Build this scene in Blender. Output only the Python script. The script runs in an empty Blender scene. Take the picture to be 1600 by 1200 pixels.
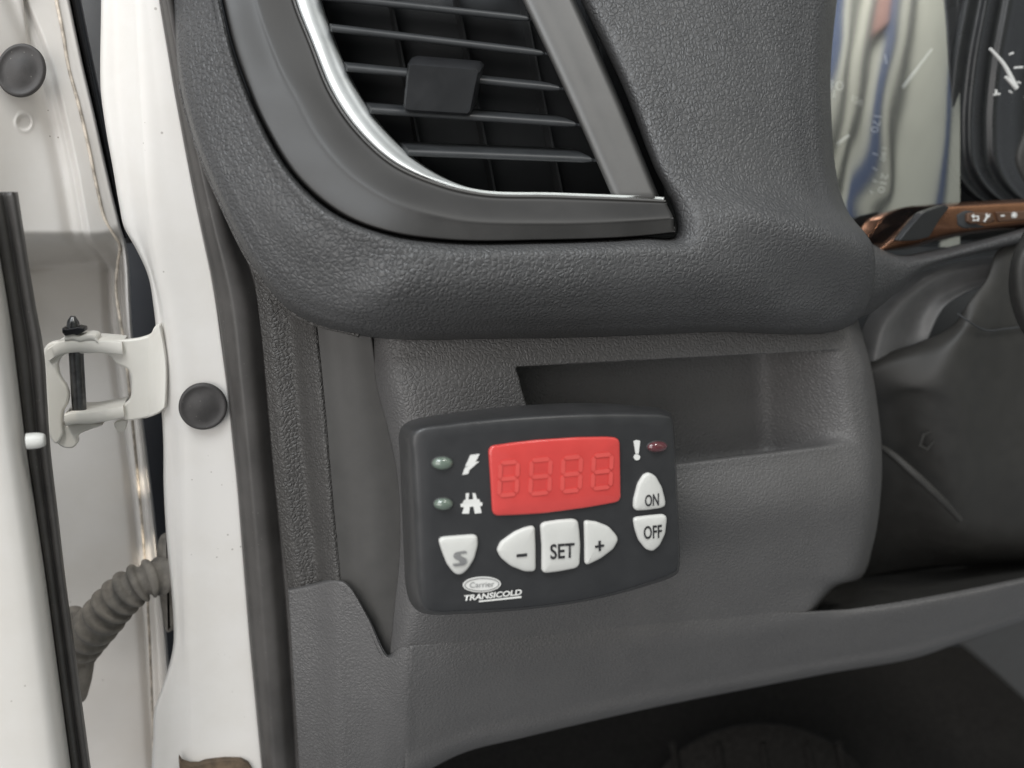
import bpy, bmesh, math, random
import numpy as np
from mathutils import Vector, Matrix

random.seed(4)
R = math.radians
scene = bpy.context.scene
COL = scene.collection

# ------------------------------------------------------------------ camera
CAM = np.array((0.0, 0.0, 1.20))
YAW, PITCH, FPX = R(16), R(-12), 1385.0
cd = bpy.data.cameras.new('camera')
cam = bpy.data.objects.new('camera', cd); COL.objects.link(cam)
cam.location = CAM; cam.rotation_euler = (R(90) + PITCH, 0, -YAW)
cd.sensor_width = 36; cd.lens = FPX / 1600 * 36
cd.clip_start = 0.01; cd.clip_end = 50
cd.dof.use_dof = True; cd.dof.focus_distance = 0.455; cd.dof.aperture_fstop = 4.8
scene.camera = cam

# ------------------------------------------------------------------ world, lamps, exposure
w = bpy.data.worlds.new('World'); scene.world = w; w.use_nodes = True
w.node_tree.nodes['Background'].inputs[0].default_value = (0.90, 0.95, 1.0, 1)
w.node_tree.nodes['Background'].inputs[1].default_value = 0.33

def area(name, loc, target, size, power, col, sizey=None):
    l = bpy.data.lights.new(name, 'AREA'); l.energy = power; l.color = col
    l.shape = 'RECTANGLE'; l.size = size; l.size_y = sizey or size
    o = bpy.data.objects.new(name, l); COL.objects.link(o); o.location = loc
    o.rotation_euler = (Vector(target) - Vector(loc)).to_track_quat('-Z', 'Y').to_euler()
    return o
area('daylight_lamp', (-1.02, -0.85, 1.22), (0.05, 0.45, 0.98), 1.4, 19, (1.0, 0.962, 0.925), 1.3)
area('overhead_lamp', (-0.50, -0.30, 2.30), (0.05, 0.45, 1.1), 0.8, 19, (0.93, 0.97, 1.0), 0.8)
area('wall_fill_lamp', (0.9, -0.9, 3.6), (2.1, -1.3, 1.9), 0.8, 46, (1.0, 0.98, 0.94), 0.8)  # added lamp, brightens only the wall mirrored in the dial glass

def spot(name, loc, target, deg, power, col, blend=0.15, r=0.004):
    l = bpy.data.lights.new(name, 'SPOT'); l.energy = power; l.color = col
    l.spot_size = R(deg); l.spot_blend = blend; l.shadow_soft_size = r
    o = bpy.data.objects.new(name, l); COL.objects.link(o); o.location = loc
    o.rotation_euler = (Vector(target) - Vector(loc)).to_track_quat('-Z', 'Y').to_euler()
    return o

spot('sun_gap_lamp', (-0.13, -0.10, 1.36), (-0.076, 0.555, 0.984), 1.9, 24, (1.0, 0.90, 0.76), 0.25)
spot('sun_gap_lamp', (-0.12, -0.10, 1.24), (-0.075, 0.555, 1.030), 1.4, 24, (1.0, 0.90, 0.76), 0.25)
spot('sun_gap_lamp', (-0.42, 0.05, 2.1), (-0.098, 0.51, 1.03), 5.5, 9, (1.0, 0.90, 0.76), 1.0)

vs = scene.view_settings
vs.view_transform = 'Standard'; vs.look = 'None'; vs.exposure = 0.0; vs.gamma = 1.0; vs.use_curve_mapping = False

# ------------------------------------------------------------------ geometry helpers
_f = np.array((math.sin(YAW) * math.cos(PITCH), math.cos(YAW) * math.cos(PITCH), math.sin(PITCH)))
_r = np.array((math.cos(YAW), -math.sin(YAW), 0.0))
_u = np.cross(_r, _f)

def U(px, py, Y):
    """point of the vertical plane at forward distance Y that shows at photo position (px, py)"""
    px = np.asarray(px, float); py = np.asarray(py, float); Y = np.asarray(Y, float)
    d = (_f + ((px - 800) / FPX)[..., None] * _r + ((600 - py) / FPX)[..., None] * _u)
    t = (Y - CAM[1]) / d[..., 1]
    return CAM + d * t[..., None]

def pxm(px, py, Y):
    """metres per photo pixel there"""
    a = U(px, py, Y); b = U(px + 1, py, Y); return float(np.linalg.norm(a - b))

def hermite(P, t, n, ts=None, mono=False):
    """cubic through P (k,c) at parameters t, n samples"""
    P = np.asarray(P, float); k = len(P)
    if k == 2:
        s = np.linspace(0, 1, n)[:, None] if ts is None else ((ts - t[0]) / (t[-1] - t[0]))[:, None]
        return P[0] * (1 - s) + P[1] * s
    m = np.zeros_like(P)
    for i in range(k):
        if i == 0: m[i] = (P[1] - P[0]) / (t[1] - t[0])
        elif i == k - 1: m[i] = (P[-1] - P[-2]) / (t[-1] - t[-2])
        else:
            h0, h1 = t[i] - t[i-1], t[i+1] - t[i]
            m[i] = ((P[i] - P[i-1]) / h0 * h1 + (P[i+1] - P[i]) / h1 * h0) / (h0 + h1)
    if mono:                                   # depth never overshoots between two given depths
        q = P[:, 2]; sl = np.diff(q) / np.diff(t)
        for i in range(k):
            if 0 < i < k - 1:
                m[i, 2] = 0 if sl[i-1] * sl[i] <= 0 else np.sign(m[i, 2]) * min(abs(m[i, 2]), 3 * abs(sl[i-1]), 3 * abs(sl[i]))
    ts = np.linspace(t[0], t[-1], n) if ts is None else ts
    j = np.clip(np.searchsorted(t, ts, side='right') - 1, 0, k - 2)
    h = (t[j+1] - t[j]); s = ((ts - t[j]) / h)[:, None]; h = h[:, None]
    return ((2*s**3 - 3*s**2 + 1) * P[j] + (s**3 - 2*s**2 + s) * h * m[j]
            + (-2*s**3 + 3*s**2) * P[j+1] + (s**3 - s**2) * h * m[j+1])

def chord(P):
    d = np.linalg.norm(np.diff(np.asarray(P, float)[:, :2], axis=0), axis=1)
    d = np.maximum(d, 1e-3) ** 0.75
    return np.concatenate([[0], np.cumsum(d)])

def curve(P, n):
    P = np.asarray(P, float); return hermite(P, chord(P), n)

def closed_curve(P, n):
    P = np.asarray(P, float); k = len(P)
    Q = np.vstack([P[-3:], P, P[:4]]); t = chord(Q)
    return hermite(Q, t, n, np.linspace(t[3], t[3 + k], n, endpoint=False))

def closed_poly(P, n):
    """evenly resampled closed polygon, straight sides"""
    P = np.asarray(P, float); Q = np.vstack([P, P[:1]])
    d = np.concatenate([[0], np.cumsum(np.linalg.norm(np.diff(Q, axis=0), axis=1))])
    s = np.linspace(0, d[-1], n, endpoint=False)
    return np.stack([np.interp(s, d, Q[:, i]) for i in range(Q.shape[1])], 1)

def round_poly(P, r, k=5):
    """closed polygon with its corners rounded by about r pixels"""
    P = np.asarray(P, float); out = []
    for a, b, c in zip(np.roll(P, 1, 0), P, np.roll(P, -1, 0)):
        ta = min(r, np.linalg.norm(a - b) * .45) / max(np.linalg.norm(a - b), 1e-6); tc = min(r, np.linalg.norm(c - b) * .45) / max(np.linalg.norm(c - b), 1e-6)
        p, q = b + (a - b) * ta, b + (c - b) * tc
        for t in np.linspace(0, 1, k): out.append((1-t)**2 * p + 2*t*(1-t) * b + t*t * q)
    return np.array(out)

def link(o, parent=None):
    COL.objects.link(o)
    if parent is not None:
        o.parent = parent
        if parent.type == 'EMPTY': o.matrix_parent_inverse = Matrix.Translation(-parent.location)
    return o

def mesh_obj(name, V, F, mat, parent=None, smooth=True, sharp=None):
    me = bpy.data.meshes.new(name)
    me.from_pydata([tuple(v) for v in np.asarray(V).tolist()], [], F)
    me.validate(); me.update()
    if smooth:
        me.shade_smooth()
        if sharp: me.set_sharp_from_angle(angle=R(sharp))
    me.materials.append(mat)
    return link(bpy.data.objects.new(name, me), parent)

def grid_faces(nv, nu, closed=False):
    F = []
    for j in range(nv - 1):
        for i in range(nu if closed else nu - 1):
            i2 = (i + 1) % nu
            F.append((j*nu + i, j*nu + i2, (j+1)*nu + i2, (j+1)*nu + i))
    return F

def face_camera(V, F):
    V = np.asarray(V); s = 0.0
    for f in F[::max(1, len(F) // 300)]:
        a, b, c = V[f[0]], V[f[1]], V[f[2]]
        s += np.dot(np.cross(b - a, c - a), CAM - a)
    return F if s > 0 else [tuple(reversed(f)) for f in F]

def add_thick(o, th):
    m = o.modifiers.new('thickness', 'SOLIDIFY'); m.thickness = th; m.offset = -1.0; m.use_even_offset = False
    return o

def patch(name, rows, mat, parent=None, nu=60, nv=60, thick=0.002, disp=None, lin_u=False, lin_v=False, blur=3):
    """surface through control rows of (px, py, Y); disp(px,py)-> extra Y"""
    A = np.asarray(rows, float)
    def par(A):
        d = np.linalg.norm(np.diff(A[:, :, :2], axis=1), axis=2) ** 0.75
        return np.concatenate([[0], np.cumsum(np.maximum(d.mean(0), 1e-2))])
    tu = par(A); tv = par(A.transpose(1, 0, 2))
    G = np.stack([hermite(r, tu, nu, None, True) if not lin_u else np.stack([np.interp(np.linspace(tu[0], tu[-1], nu), tu, r[:, c]) for c in range(3)], 1) for r in A])
    if lin_v:
        s = np.linspace(tv[0], tv[-1], nv)
        H = np.stack([np.stack([np.interp(s, tv, G[:, i, c]) for c in range(3)], 1) for i in range(nu)], 1)
    else:
        H = np.stack([hermite(G[:, i], tv, nv, None, True) for i in range(nu)], 1)
    for _ in range(blur if min(nu, nv) > 4 else 0):         # even out the depth, borders kept
        q = H[..., 2].copy()
        q[1:-1] = .25 * H[:-2, :, 2] + .5 * H[1:-1, :, 2] + .25 * H[2:, :, 2]
        p = q.copy(); p[:, 1:-1] = .25 * q[:, :-2] + .5 * q[:, 1:-1] + .25 * q[:, 2:]
        H[..., 2] = p
    P = U(H[..., 0], H[..., 1], H[..., 2])
    if disp is not None:
        dd = disp(H[..., 0], H[..., 1])
        if isinstance(dd, tuple): P[..., 1] += dd[0]; P[..., 2] += dd[1]
        else: P[..., 1] += dd
    V = P.reshape(-1, 3); F = face_camera(V, grid_faces(nv, nu))
    o = mesh_obj(name, V, F, mat, parent)
    if thick: add_thick(o, thick)
    return o

def loft(name, loops, mat, parent=None, closed=True, cap=True, cap0=False, sharp=None):
    """loops: list of (n,3) world points"""
    n = len(loops[0]); V = np.vstack(loops); F = grid_faces(len(loops), n, closed)
    if cap: F.append(tuple(range((len(loops)-1)*n, len(loops)*n)))
    if cap0: F.append(tuple(reversed(range(n))))
    me_o = mesh_obj(name, V, F, mat, parent, True, sharp)
    bm = bmesh.new(); bm.from_mesh(me_o.data); bmesh.ops.recalc_face_normals(bm, faces=bm.faces); bm.to_mesh(me_o.data); bm.free()
    return me_o

def inset(P, d):
    """shrink a closed 2-D loop (px) by d pixels along its normals"""
    P = np.asarray(P, float)
    t = np.roll(P, -1, 0) - np.roll(P, 1, 0); t /= np.linalg.norm(t, axis=1)[:, None] + 1e-9
    nrm = np.stack([-t[:, 1], t[:, 0]], 1)
    c = P.mean(0)
    if np.sum(nrm * (c - P)) < 0: nrm = -nrm
    return P + nrm * d

def shape2d(name, polys, Y, depth, bevel, mat, parent=None, sharp=35, yfun=None):
    """flat plate: list of closed pixel outlines (later ones cut holes) at forward distance Y, depth behind it"""
    cu = bpy.data.curves.new('tmp', 'CURVE'); cu.dimensions = '2D'; cu.fill_mode = 'BOTH'
    cu.extrude = max(depth / 2 - bevel, 1e-5); cu.bevel_depth = bevel; cu.bevel_resolution = 2; cu.offset = -bevel
    for P in polys:
        P = np.asarray(P, float); W = U(P[:, 0], P[:, 1], np.full(len(P), Y))
        sp = cu.splines.new('POLY'); sp.points.add(len(P) - 1)
        for k, q in enumerate(W): sp.points[k].co = (q[0], q[2], 0, 1)
        sp.use_cyclic_u = True
    return curve_to_mesh(name, cu, Matrix(((1,0,0,0),(0,0,-1,Y + depth/2),(0,1,0,0),(0,0,0,1))), mat, parent, sharp, yfun)

def curve_to_mesh(name, cu, M, mat, parent, sharp=35, yfun=None):
    o = bpy.data.objects.new('tmp', cu); COL.objects.link(o)
    dg = bpy.context.evaluated_depsgraph_get()
    me = bpy.data.meshes.new_from_object(o.evaluated_get(dg))
    bpy.data.objects.remove(o); bpy.data.curves.remove(cu)
    me.name = name; me.transform(M)
    if yfun:
        for v in me.vertices: v.co.y += yfun(v.co.x, v.co.z)
    me.materials.clear(); me.materials.append(mat)
    me.shade_smooth(); me.set_sharp_from_angle(angle=R(sharp))
    return link(bpy.data.objects.new(name, me), parent)

def text(name, s, quad, Y, mat, parent=None, bold=0.0, yfun=None):
    """lettering fitted to the four pixel corners (TL, TR, BR, BL) of its box on the plane Y"""
    cu = bpy.data.curves.new('tmp', 'FONT'); cu.body = s; cu.size = 1; cu.offset = bold; cu.resolution_u = 4
    o = bpy.data.objects.new('tmp', cu); COL.objects.link(o)
    dg = bpy.context.evaluated_depsgraph_get()
    me = bpy.data.meshes.new_from_object(o.evaluated_get(dg))
    bpy.data.objects.remove(o); bpy.data.curves.remove(cu)
    co = np.array([v.co[:] for v in me.vertices]); mn = co.min(0); mx = co.max(0)
    q = (co - mn) / np.maximum(mx - mn, 1e-6)
    TL, TR, BR, BL = [np.array(c, float) for c in quad]
    a, b = q[:, :1], q[:, 1:2]
    p = (BL * (1-a) + BR * a) * (1-b) + (TL * (1-a) + TR * a) * b
    W = U(p[:, 0], p[:, 1], np.full(len(p), Y))
    for v, c in zip(me.vertices, W):
        v.co = c
        if yfun: v.co.y += yfun(c[0], c[2])
    me.name = name; me.materials.clear(); me.materials.append(mat)
    return link(bpy.data.objects.new(name, me), parent)

def tube(name, pts, rad, mat, parent=None, seg=14, n=60, rfun=None, flat=1.0):
    """round bar through (px, py, Y) points; rad in metres (number or list per point)"""
    A = np.asarray(pts, float); C = curve(A, n) if len(A) > 2 else np.linspace(A[0], A[1], n)
    P = U(C[:, 0], C[:, 1], C[:, 2])
    r = np.full(n, rad, float) if np.isscalar(rad) else np.interp(np.linspace(0, 1, n), np.linspace(0, 1, len(rad)), rad)
    if rfun is not None: r = r * rfun(np.linspace(0, 1, n))
    T = np.gradient(P, axis=0); T /= np.linalg.norm(T, axis=1)[:, None]
    up = np.array((0, 1.0, 0)); loops = []
    for k in range(n):
        a = np.cross(T[k], up); a /= np.linalg.norm(a); b = np.cross(T[k], a)
        th = np.linspace(0, 2*math.pi, seg, endpoint=False)
        loops.append(P[k] + r[k] * (np.cos(th)[:, None] * a + flat * np.sin(th)[:, None] * b))
    return loft(name, loops, mat, parent, True, True, True, 60)

def ellipse(cx, cy, rx, ry, n=40, rot=0):
    t = np.linspace(0, 2*math.pi, n, endpoint=False); c, s = math.cos(rot), math.sin(rot)
    x, y = rx*np.cos(t), ry*np.sin(t)
    return np.stack([cx + c*x - s*y, cy + s*x + c*y], 1)

def pillow(name, outline, Y, h, rnd, mat, parent=None, n=72, smooth=True, yfun=None, dome=0.0):
    """raised key: outline in pixels on plane Y, h metres proud, rnd pixels of edge rounding"""
    O = closed_poly(round_poly(outline, 4), n) if smooth else closed_poly(outline, n)
    c = O.mean(0); loops = []
    for d, hh in ((0, -0.002), (0, h*0.55), (rnd*0.3, h*0.85), (rnd, h)):
        p = inset(O, d); loops.append(U(p[:, 0], p[:, 1], np.full(n, Y)) - np.array((0, hh, 0)))
    base = inset(O, rnd)
    for k in (0.7, 0.4, 0.12):
        p = c + (base - c) * k
        loops.append(U(p[:, 0], p[:, 1], np.full(n, Y)) - np.array((0, h + dome*(1-k*k), 0)))
    if yfun is not None:
        for L in loops: L[:, 1] += np.array([yfun(a, b) for a, b in zip(L[:, 0], L[:, 2])])
    return loft(name, loops, mat, parent)

def thing(name, label, cat, base, group=None):
    o = bpy.data.objects.new(name, None); COL.objects.link(o); o.empty_display_size = 0.01
    o.location = base; o['label'] = label; o['category'] = cat
    if group: o['group'] = group
    return o

def struct(o, kind='structure', label=None):
    o['kind'] = kind
    if label: o['label'] = label
    return o

# ------------------------------------------------------------------ materials
def new_mat(name):
    m = bpy.data.materials.new(name); m.use_nodes = True
    nt = m.node_tree; b = nt.nodes['Principled BSDF']
    return m, nt, b

def N(nt, t, **kw):
    n = nt.nodes.new(t)
    for k, v in kw.items():
        if k in ('operation', 'feature', 'blend_type', 'data_type', 'noise_dimensions', 'distance'): setattr(n, k, v)
        else: n.inputs[k].default_value = v
    return n

def plain(name, col, rough=0.5, metal=0.0, coat=0.0, var=0.12, nscale=90, bump=0.0, bscale=1500, spec=0.5, dust=0.0, rvar=0.12):
    m, nt, b = new_mat(name)
    tc = nt.nodes.new('ShaderNodeTexCoord')
    no = N(nt, 'ShaderNodeTexNoise', Scale=nscale, Detail=5.0, Roughness=0.6)
    nt.links.new(tc.outputs['Object'], no.inputs['Vector'])
    rmp = nt.nodes.new('ShaderNodeValToRGB')
    rmp.color_ramp.elements[0].position = 0.3; rmp.color_ramp.elements[1].position = 0.7
    c = np.array(col)
    rmp.color_ramp.elements[0].color = (*(c * (1 - var)), 1); rmp.color_ramp.elements[1].color = (*np.minimum(c * (1 + var), 1), 1)
    nt.links.new(no.outputs['Fac'], rmp.inputs['Fac'])
    src = rmp.outputs['Color']
    if dust:
        v = N(nt, 'ShaderNodeTexVoronoi', Scale=330.0); nt.links.new(tc.outputs['Object'], v.inputs['Vector'])
        n2 = N(nt, 'ShaderNodeTexNoise', Scale=60.0, Detail=2.0); nt.links.new(tc.outputs['Object'], n2.inputs['Vector'])
        lt = N(nt, 'ShaderNodeMath', operation='LESS_THAN'); lt.inputs[1].default_value = 0.085; nt.links.new(v.outputs['Distance'], lt.inputs[0])
        gt = N(nt, 'ShaderNodeMath', operation='GREATER_THAN'); gt.inputs[1].default_value = 0.55; nt.links.new(n2.outputs['Fac'], gt.inputs[0])
        mu = N(nt, 'ShaderNodeMath', operation='MULTIPLY'); nt.links.new(lt.outputs[0], mu.inputs[0]); nt.links.new(gt.outputs[0], mu.inputs[1])
        m2 = N(nt, 'ShaderNodeMath', operation='MULTIPLY'); m2.inputs[1].default_value = dust; nt.links.new(mu.outputs[0], m2.inputs[0])
        mx = nt.nodes.new('ShaderNodeMixRGB'); mx.inputs[2].default_value = (0.42, 0.40, 0.36, 1)
        nt.links.new(m2.outputs[0], mx.inputs[0]); nt.links.new(src, mx.inputs[1]); src = mx.outputs[0]
    nt.links.new(src, b.inputs['Base Color'])
    mr = N(nt, 'ShaderNodeMapRange'); mr.inputs[3].default_value = max(0.02, rough - rvar); mr.inputs[4].default_value = min(1, rough + rvar)
    nt.links.new(no.outputs['Fac'], mr.inputs[0]); nt.links.new(mr.outputs[0], b.inputs['Roughness'])
    b.inputs['Metallic'].default_value = metal; b.inputs['Coat Weight'].default_value = coat; b.inputs['Coat Roughness'].default_value = 0.08
    b.inputs['Specular IOR Level'].default_value = spec
    if bump:
        nb = N(nt, 'ShaderNodeTexNoise', Scale=bscale, Detail=3.0); nt.links.new(tc.outputs['Object'], nb.inputs['Vector'])
        bp = N(nt, 'ShaderNodeBump', Strength=bump, Distance=0.0003)
        nt.links.new(nb.outputs['Fac'], bp.inputs['Height']); nt.links.new(bp.outputs[0], b.inputs['Normal'])
    return m

def leather(name, col, scale=430, strength=0.6, rough=0.5, warp=0.0016, spec=0.5, patchy=0.5):
    """moulded leather grain: raised cells with recessed wrinkles"""
    m, nt, b = new_mat(name)
    tc = nt.nodes.new('ShaderNodeTexCoord')
    no = N(nt, 'ShaderNodeTexNoise', Scale=260.0, Detail=2.0); nt.links.new(tc.outputs['Object'], no.inputs['Vector'])
    sub = N(nt, 'ShaderNodeVectorMath', operation='SUBTRACT'); sub.inputs[1].default_value = (0.5, 0.5, 0.5); nt.links.new(no.outputs['Color'], sub.inputs[0])
    sc = N(nt, 'ShaderNodeVectorMath', operation='SCALE'); sc.inputs['Scale'].default_value = warp * 2; nt.links.new(sub.outputs[0], sc.inputs[0])
    ad = N(nt, 'ShaderNodeVectorMath', operation='ADD'); nt.links.new(tc.outputs['Object'], ad.inputs[0]); nt.links.new(sc.outputs[0], ad.inputs[1])
    v = N(nt, 'ShaderNodeTexVoronoi', feature='DISTANCE_TO_EDGE', Scale=scale); nt.links.new(ad.outputs[0], v.inputs['Vector'])
    mr = N(nt, 'ShaderNodeMapRange'); mr.inputs[1].default_value = 0.0; mr.inputs[2].default_value = 0.28; nt.links.new(v.outputs['Distance'], mr.inputs[0])
    n2 = N(nt, 'ShaderNodeTexNoise', Scale=1400.0, Detail=3.0); nt.links.new(tc.outputs['Object'], n2.inputs['Vector'])
    mm = N(nt, 'ShaderNodeMath', operation='MULTIPLY_ADD'); mm.inputs[1].default_value = 0.35; nt.links.new(n2.outputs['Fac'], mm.inputs[0]); nt.links.new(mr.outputs[0], mm.inputs[2])
    n3 = N(nt, 'ShaderNodeTexNoise', Scale=14.0, Detail=3.0); nt.links.new(tc.outputs['Object'], n3.inputs['Vector'])
    m3 = N(nt, 'ShaderNodeMapRange'); m3.inputs[1].default_value = 0.35; m3.inputs[2].default_value = 0.65
    m3.inputs[3].default_value = strength * (1 - patchy); m3.inputs[4].default_value = strength; nt.links.new(n3.outputs['Fac'], m3.inputs[0])
    bp = N(nt, 'ShaderNodeBump', Distance=0.0006); nt.links.new(m3.outputs[0], bp.inputs['Strength'])
    nt.links.new(mm.outputs[0], bp.inputs['Height']); nt.links.new(bp.outputs[0], b.inputs['Normal'])
    rmp = nt.nodes.new('ShaderNodeValToRGB'); c = np.array(col)
    rmp.color_ramp.elements[0].color = (*(c * 0.88), 1); rmp.color_ramp.elements[1].color = (*(c * 1.12), 1)
    n4 = N(nt, 'ShaderNodeTexNoise', Scale=45.0, Detail=6.0); nt.links.new(tc.outputs['Object'], n4.inputs['Vector'])
    nt.links.new(n4.outputs['Fac'], rmp.inputs['Fac']); nt.links.new(rmp.outputs[0], b.inputs['Base Color'])
    mr2 = N(nt, 'ShaderNodeMapRange'); mr2.inputs[3].default_value = rough - 0.08; mr2.inputs[4].default_value = rough + 0.12
    nt.links.new(n4.outputs['Fac'], mr2.inputs[0]); nt.links.new(mr2.outputs[0], b.inputs['Roughness'])
    b.inputs['Specular IOR Level'].default_value = spec
    return m

def paint(name, col, rough=0.42, dirt=0.5, coat=0.05):
    """white car paint with specks and faint grime"""
    m, nt, b = new_mat(name)
    tc = nt.nodes.new('ShaderNodeTexCoord')
    n1 = N(nt, 'ShaderNodeTexNoise', Scale=16.0, Detail=6.0, Roughness=0.65); nt.links.new(tc.outputs['Object'], n1.inputs['Vector'])
    r1 = nt.nodes.new('ShaderNodeValToRGB'); c = np.array(col)
    r1.color_ramp.elements[0].position = 0.3; r1.color_ramp.elements[0].color = (*(c * np.array((0.93, 0.92, 0.90))), 1)
    r1.color_ramp.elements[1].position = 0.6; r1.color_ramp.elements[1].color = (*c, 1)
    nt.links.new(n1.outputs['Fac'], r1.inputs['Fac'])
    v = N(nt, 'ShaderNodeTexVoronoi', Scale=170.0); nt.links.new(tc.outputs['Object'], v.inputs['Vector'])
    n2 = N(nt, 'ShaderNodeTexNoise', Scale=25.0, Detail=2.0); nt.links.new(tc.outputs['Object'], n2.inputs['Vector'])
    th = N(nt, 'ShaderNodeMapRange'); th.inputs[1].default_value = 0.5; th.inputs[2].default_value = 0.75; th.inputs[3].default_value = 0.0; th.inputs[4].default_value = 0.14
    nt.links.new(n2.outputs['Fac'], th.inputs[0])
    lt = N(nt, 'ShaderNodeMath', operation='LESS_THAN'); nt.links.new(v.outputs['Distance'], lt.inputs[0]); nt.links.new(th.outputs[0], lt.inputs[1])
    ml = N(nt, 'ShaderNodeMath', operation='MULTIPLY'); ml.inputs[1].default_value = dirt; nt.links.new(lt.outputs[0], ml.inputs[0])
    mx = nt.nodes.new('ShaderNodeMixRGB'); mx.inputs[2].default_value = (0.16, 0.13, 0.10, 1)
    nt.links.new(ml.outputs[0], mx.inputs[0]); nt.links.new(r1.outputs[0], mx.inputs[1])
    nt.links.new(mx.outputs[0], b.inputs['Base Color'])
    b.inputs['Roughness'].default_value = rough; b.inputs['Coat Weight'].default_value = coat; b.inputs['Coat Roughness'].default_value = 0.06; b.inputs['Specular IOR Level'].default_value = 0.3
    nb = N(nt, 'ShaderNodeTexNoise', Scale=420.0, Detail=2.0); nt.links.new(tc.outputs['Object'], nb.inputs['Vector'])
    bp = N(nt, 'ShaderNodeBump', Strength=0.05, Distance=0.0003); nt.links.new(nb.outputs['Fac'], bp.inputs['Height']); nt.links.new(bp.outputs[0], b.inputs['Normal'])
    return m

M = {}
M['pad'] = leather('black_grained_soft_plastic', (0.064, 0.064, 0.065), 400, 0.85, 0.42)
M['fascia'] = leather('grey_grained_plastic', (0.098, 0.095, 0.094), 430, 0.55, 0.47, patchy=0.4)
M['strip'] = leather('charcoal_grained_plastic', (0.062, 0.059, 0.056), 430, 0.85, 0.46, patchy=0.3)
M['trim'] = leather('pale_grey_fine_grain_plastic', (0.125, 0.121, 0.119), 480, 0.45, 0.55)
M['smooth'] = plain('smooth_charcoal_plastic', (0.052, 0.050, 0.047), 0.5, bump=0.15)
M['bezel'] = plain('satin_black_bezel_plastic', (0.027, 0.026, 0.025), 0.50, var=0.2, nscale=30, bump=0.08)
M['slat'] = plain('black_slat_plastic', (0.030, 0.032, 0.034), 0.42, var=0.15, dust=0.12)
M['tab'] = plain('black_tab_plastic', (0.014, 0.0145, 0.016), 0.36, var=0.1)
M['cavity'] = plain('matt_black_duct', (0.034, 0.036, 0.038), 0.8)
M['bar'] = plain('satin_grey_vent_plastic', (0.085, 0.083, 0.080), 0.40, var=0.15, nscale=25, bump=0.06)
M['chrome'] = plain('satin_chrome', (0.80, 0.82, 0.81), 0.38, metal=0.55, var=0.04)
M['white'] = paint('white_body_paint', (0.69, 0.667, 0.637))
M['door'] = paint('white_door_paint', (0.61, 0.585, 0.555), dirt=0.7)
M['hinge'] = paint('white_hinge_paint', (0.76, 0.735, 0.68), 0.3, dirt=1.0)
M['sealant'] = plain('grimy_seam_sealant', (0.50, 0.44, 0.37), 0.6, var=0.55, nscale=160)
M['rubber'] = plain('black_door_rubber', (0.058, 0.054, 0.051), 0.48, var=0.25, nscale=40, bump=0.2, dust=0.25)
M['black'] = plain('gloss_black_strip', (0.012, 0.012, 0.014), 0.3, dust=0.3)
M['plug'] = plain('dusty_black_rubber_plug', (0.040, 0.037, 0.036), 0.55, var=0.3, nscale=120, bump=0.3, dust=0.3)
M['boot'] = plain('dusty_grey_rubber_boot', (0.17, 0.155, 0.135), 0.7, var=0.35, nscale=110, bump=0.5, bscale=700, dust=0.4)
M['steel'] = plain('dark_oiled_steel', (0.13, 0.13, 0.13), 0.32, metal=0.85, var=0.4, nscale=150)
M['rust'] = plain('rusty_brown_metal', (0.10, 0.07, 0.045), 0.7, var=0.5, nscale=150, bump=0.6, bscale=600)
M['gap'] = plain('dark_bluish_gap_shade', (0.016, 0.018, 0.023), 0.7)  # shade of the door gap put into the colour
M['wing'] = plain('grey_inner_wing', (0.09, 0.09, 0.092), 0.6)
M['case'] = plain('black_controller_plastic', (0.034, 0.034, 0.035), 0.34, var=0.15, bump=0.12, spec=0.5, dust=0.15)
M['face'] = plain('black_controller_face', (0.024, 0.0245, 0.026), 0.45, var=0.1, spec=0.5)
M['key'] = plain('white_rubber_key', (0.56, 0.56, 0.535), 0.42, var=0.03)
M['print_black'] = plain('black_print', (0.02, 0.02, 0.022), 0.5)
M['print_grey'] = plain('grey_print', (0.20, 0.20, 0.20), 0.5)
M['print_white'] = plain('white_print', (0.68, 0.68, 0.66), 0.5, var=0.02)
M['red'] = plain('red_display_window', (0.56, 0.058, 0.052), 0.18, var=0.05, coat=0.3)
M['seg'] = plain('pale_red_segment', (0.61, 0.082, 0.072), 0.35, var=0.03)
M['led_green'] = plain('clear_greenish_lamp', (0.12, 0.155, 0.125), 0.12, coat=1.0)
M['led_red'] = plain('dark_red_lamp', (0.09, 0.02, 0.025), 0.10, coat=1.0)
M['bronze'] = plain('bronze_trim', (0.30, 0.15, 0.09), 0.24, metal=0.9, var=0.15)
M['bronze_key'] = plain('dark_bronze_key', (0.13, 0.075, 0.05), 0.35, metal=0.4)
M['column'] = plain('dark_column_plastic', (0.030, 0.029, 0.027), 0.55, bump=0.2, spec=0.4)
M['collar'] = plain('grey_column_collar', (0.15, 0.15, 0.15), 0.42, bump=0.3, bscale=900)
M['cowl'] = plain('gloss_black_cowl', (0.016, 0.017, 0.018), 0.30, var=0.1)
M['dial'] = plain('black_dial', (0.008, 0.008, 0.009), 0.6)
M['carpet'] = plain('shade_black_carpet', (0.018, 0.017, 0.016), 0.95, var=0.4, nscale=300, bump=0.8, bscale=900, spec=0.1)  # footwell shade put into the colour of carpet and pedal
M['cream'] = plain('cream_wall_paint', (0.72, 0.73, 0.62), 0.6, var=0.08, nscale=3)
M['blue'] = plain('blue_post_paint', (0.07, 0.11, 0.23), 0.5)
M['dark_post'] = plain('dark_post_paint', (0.05, 0.055, 0.05), 0.5)
M['olive'] = plain('olive_panel_paint', (0.22, 0.23, 0.10), 0.5)
M['brick_red'] = plain('red_panel_paint', (0.36, 0.17, 0.13), 0.5)

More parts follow.
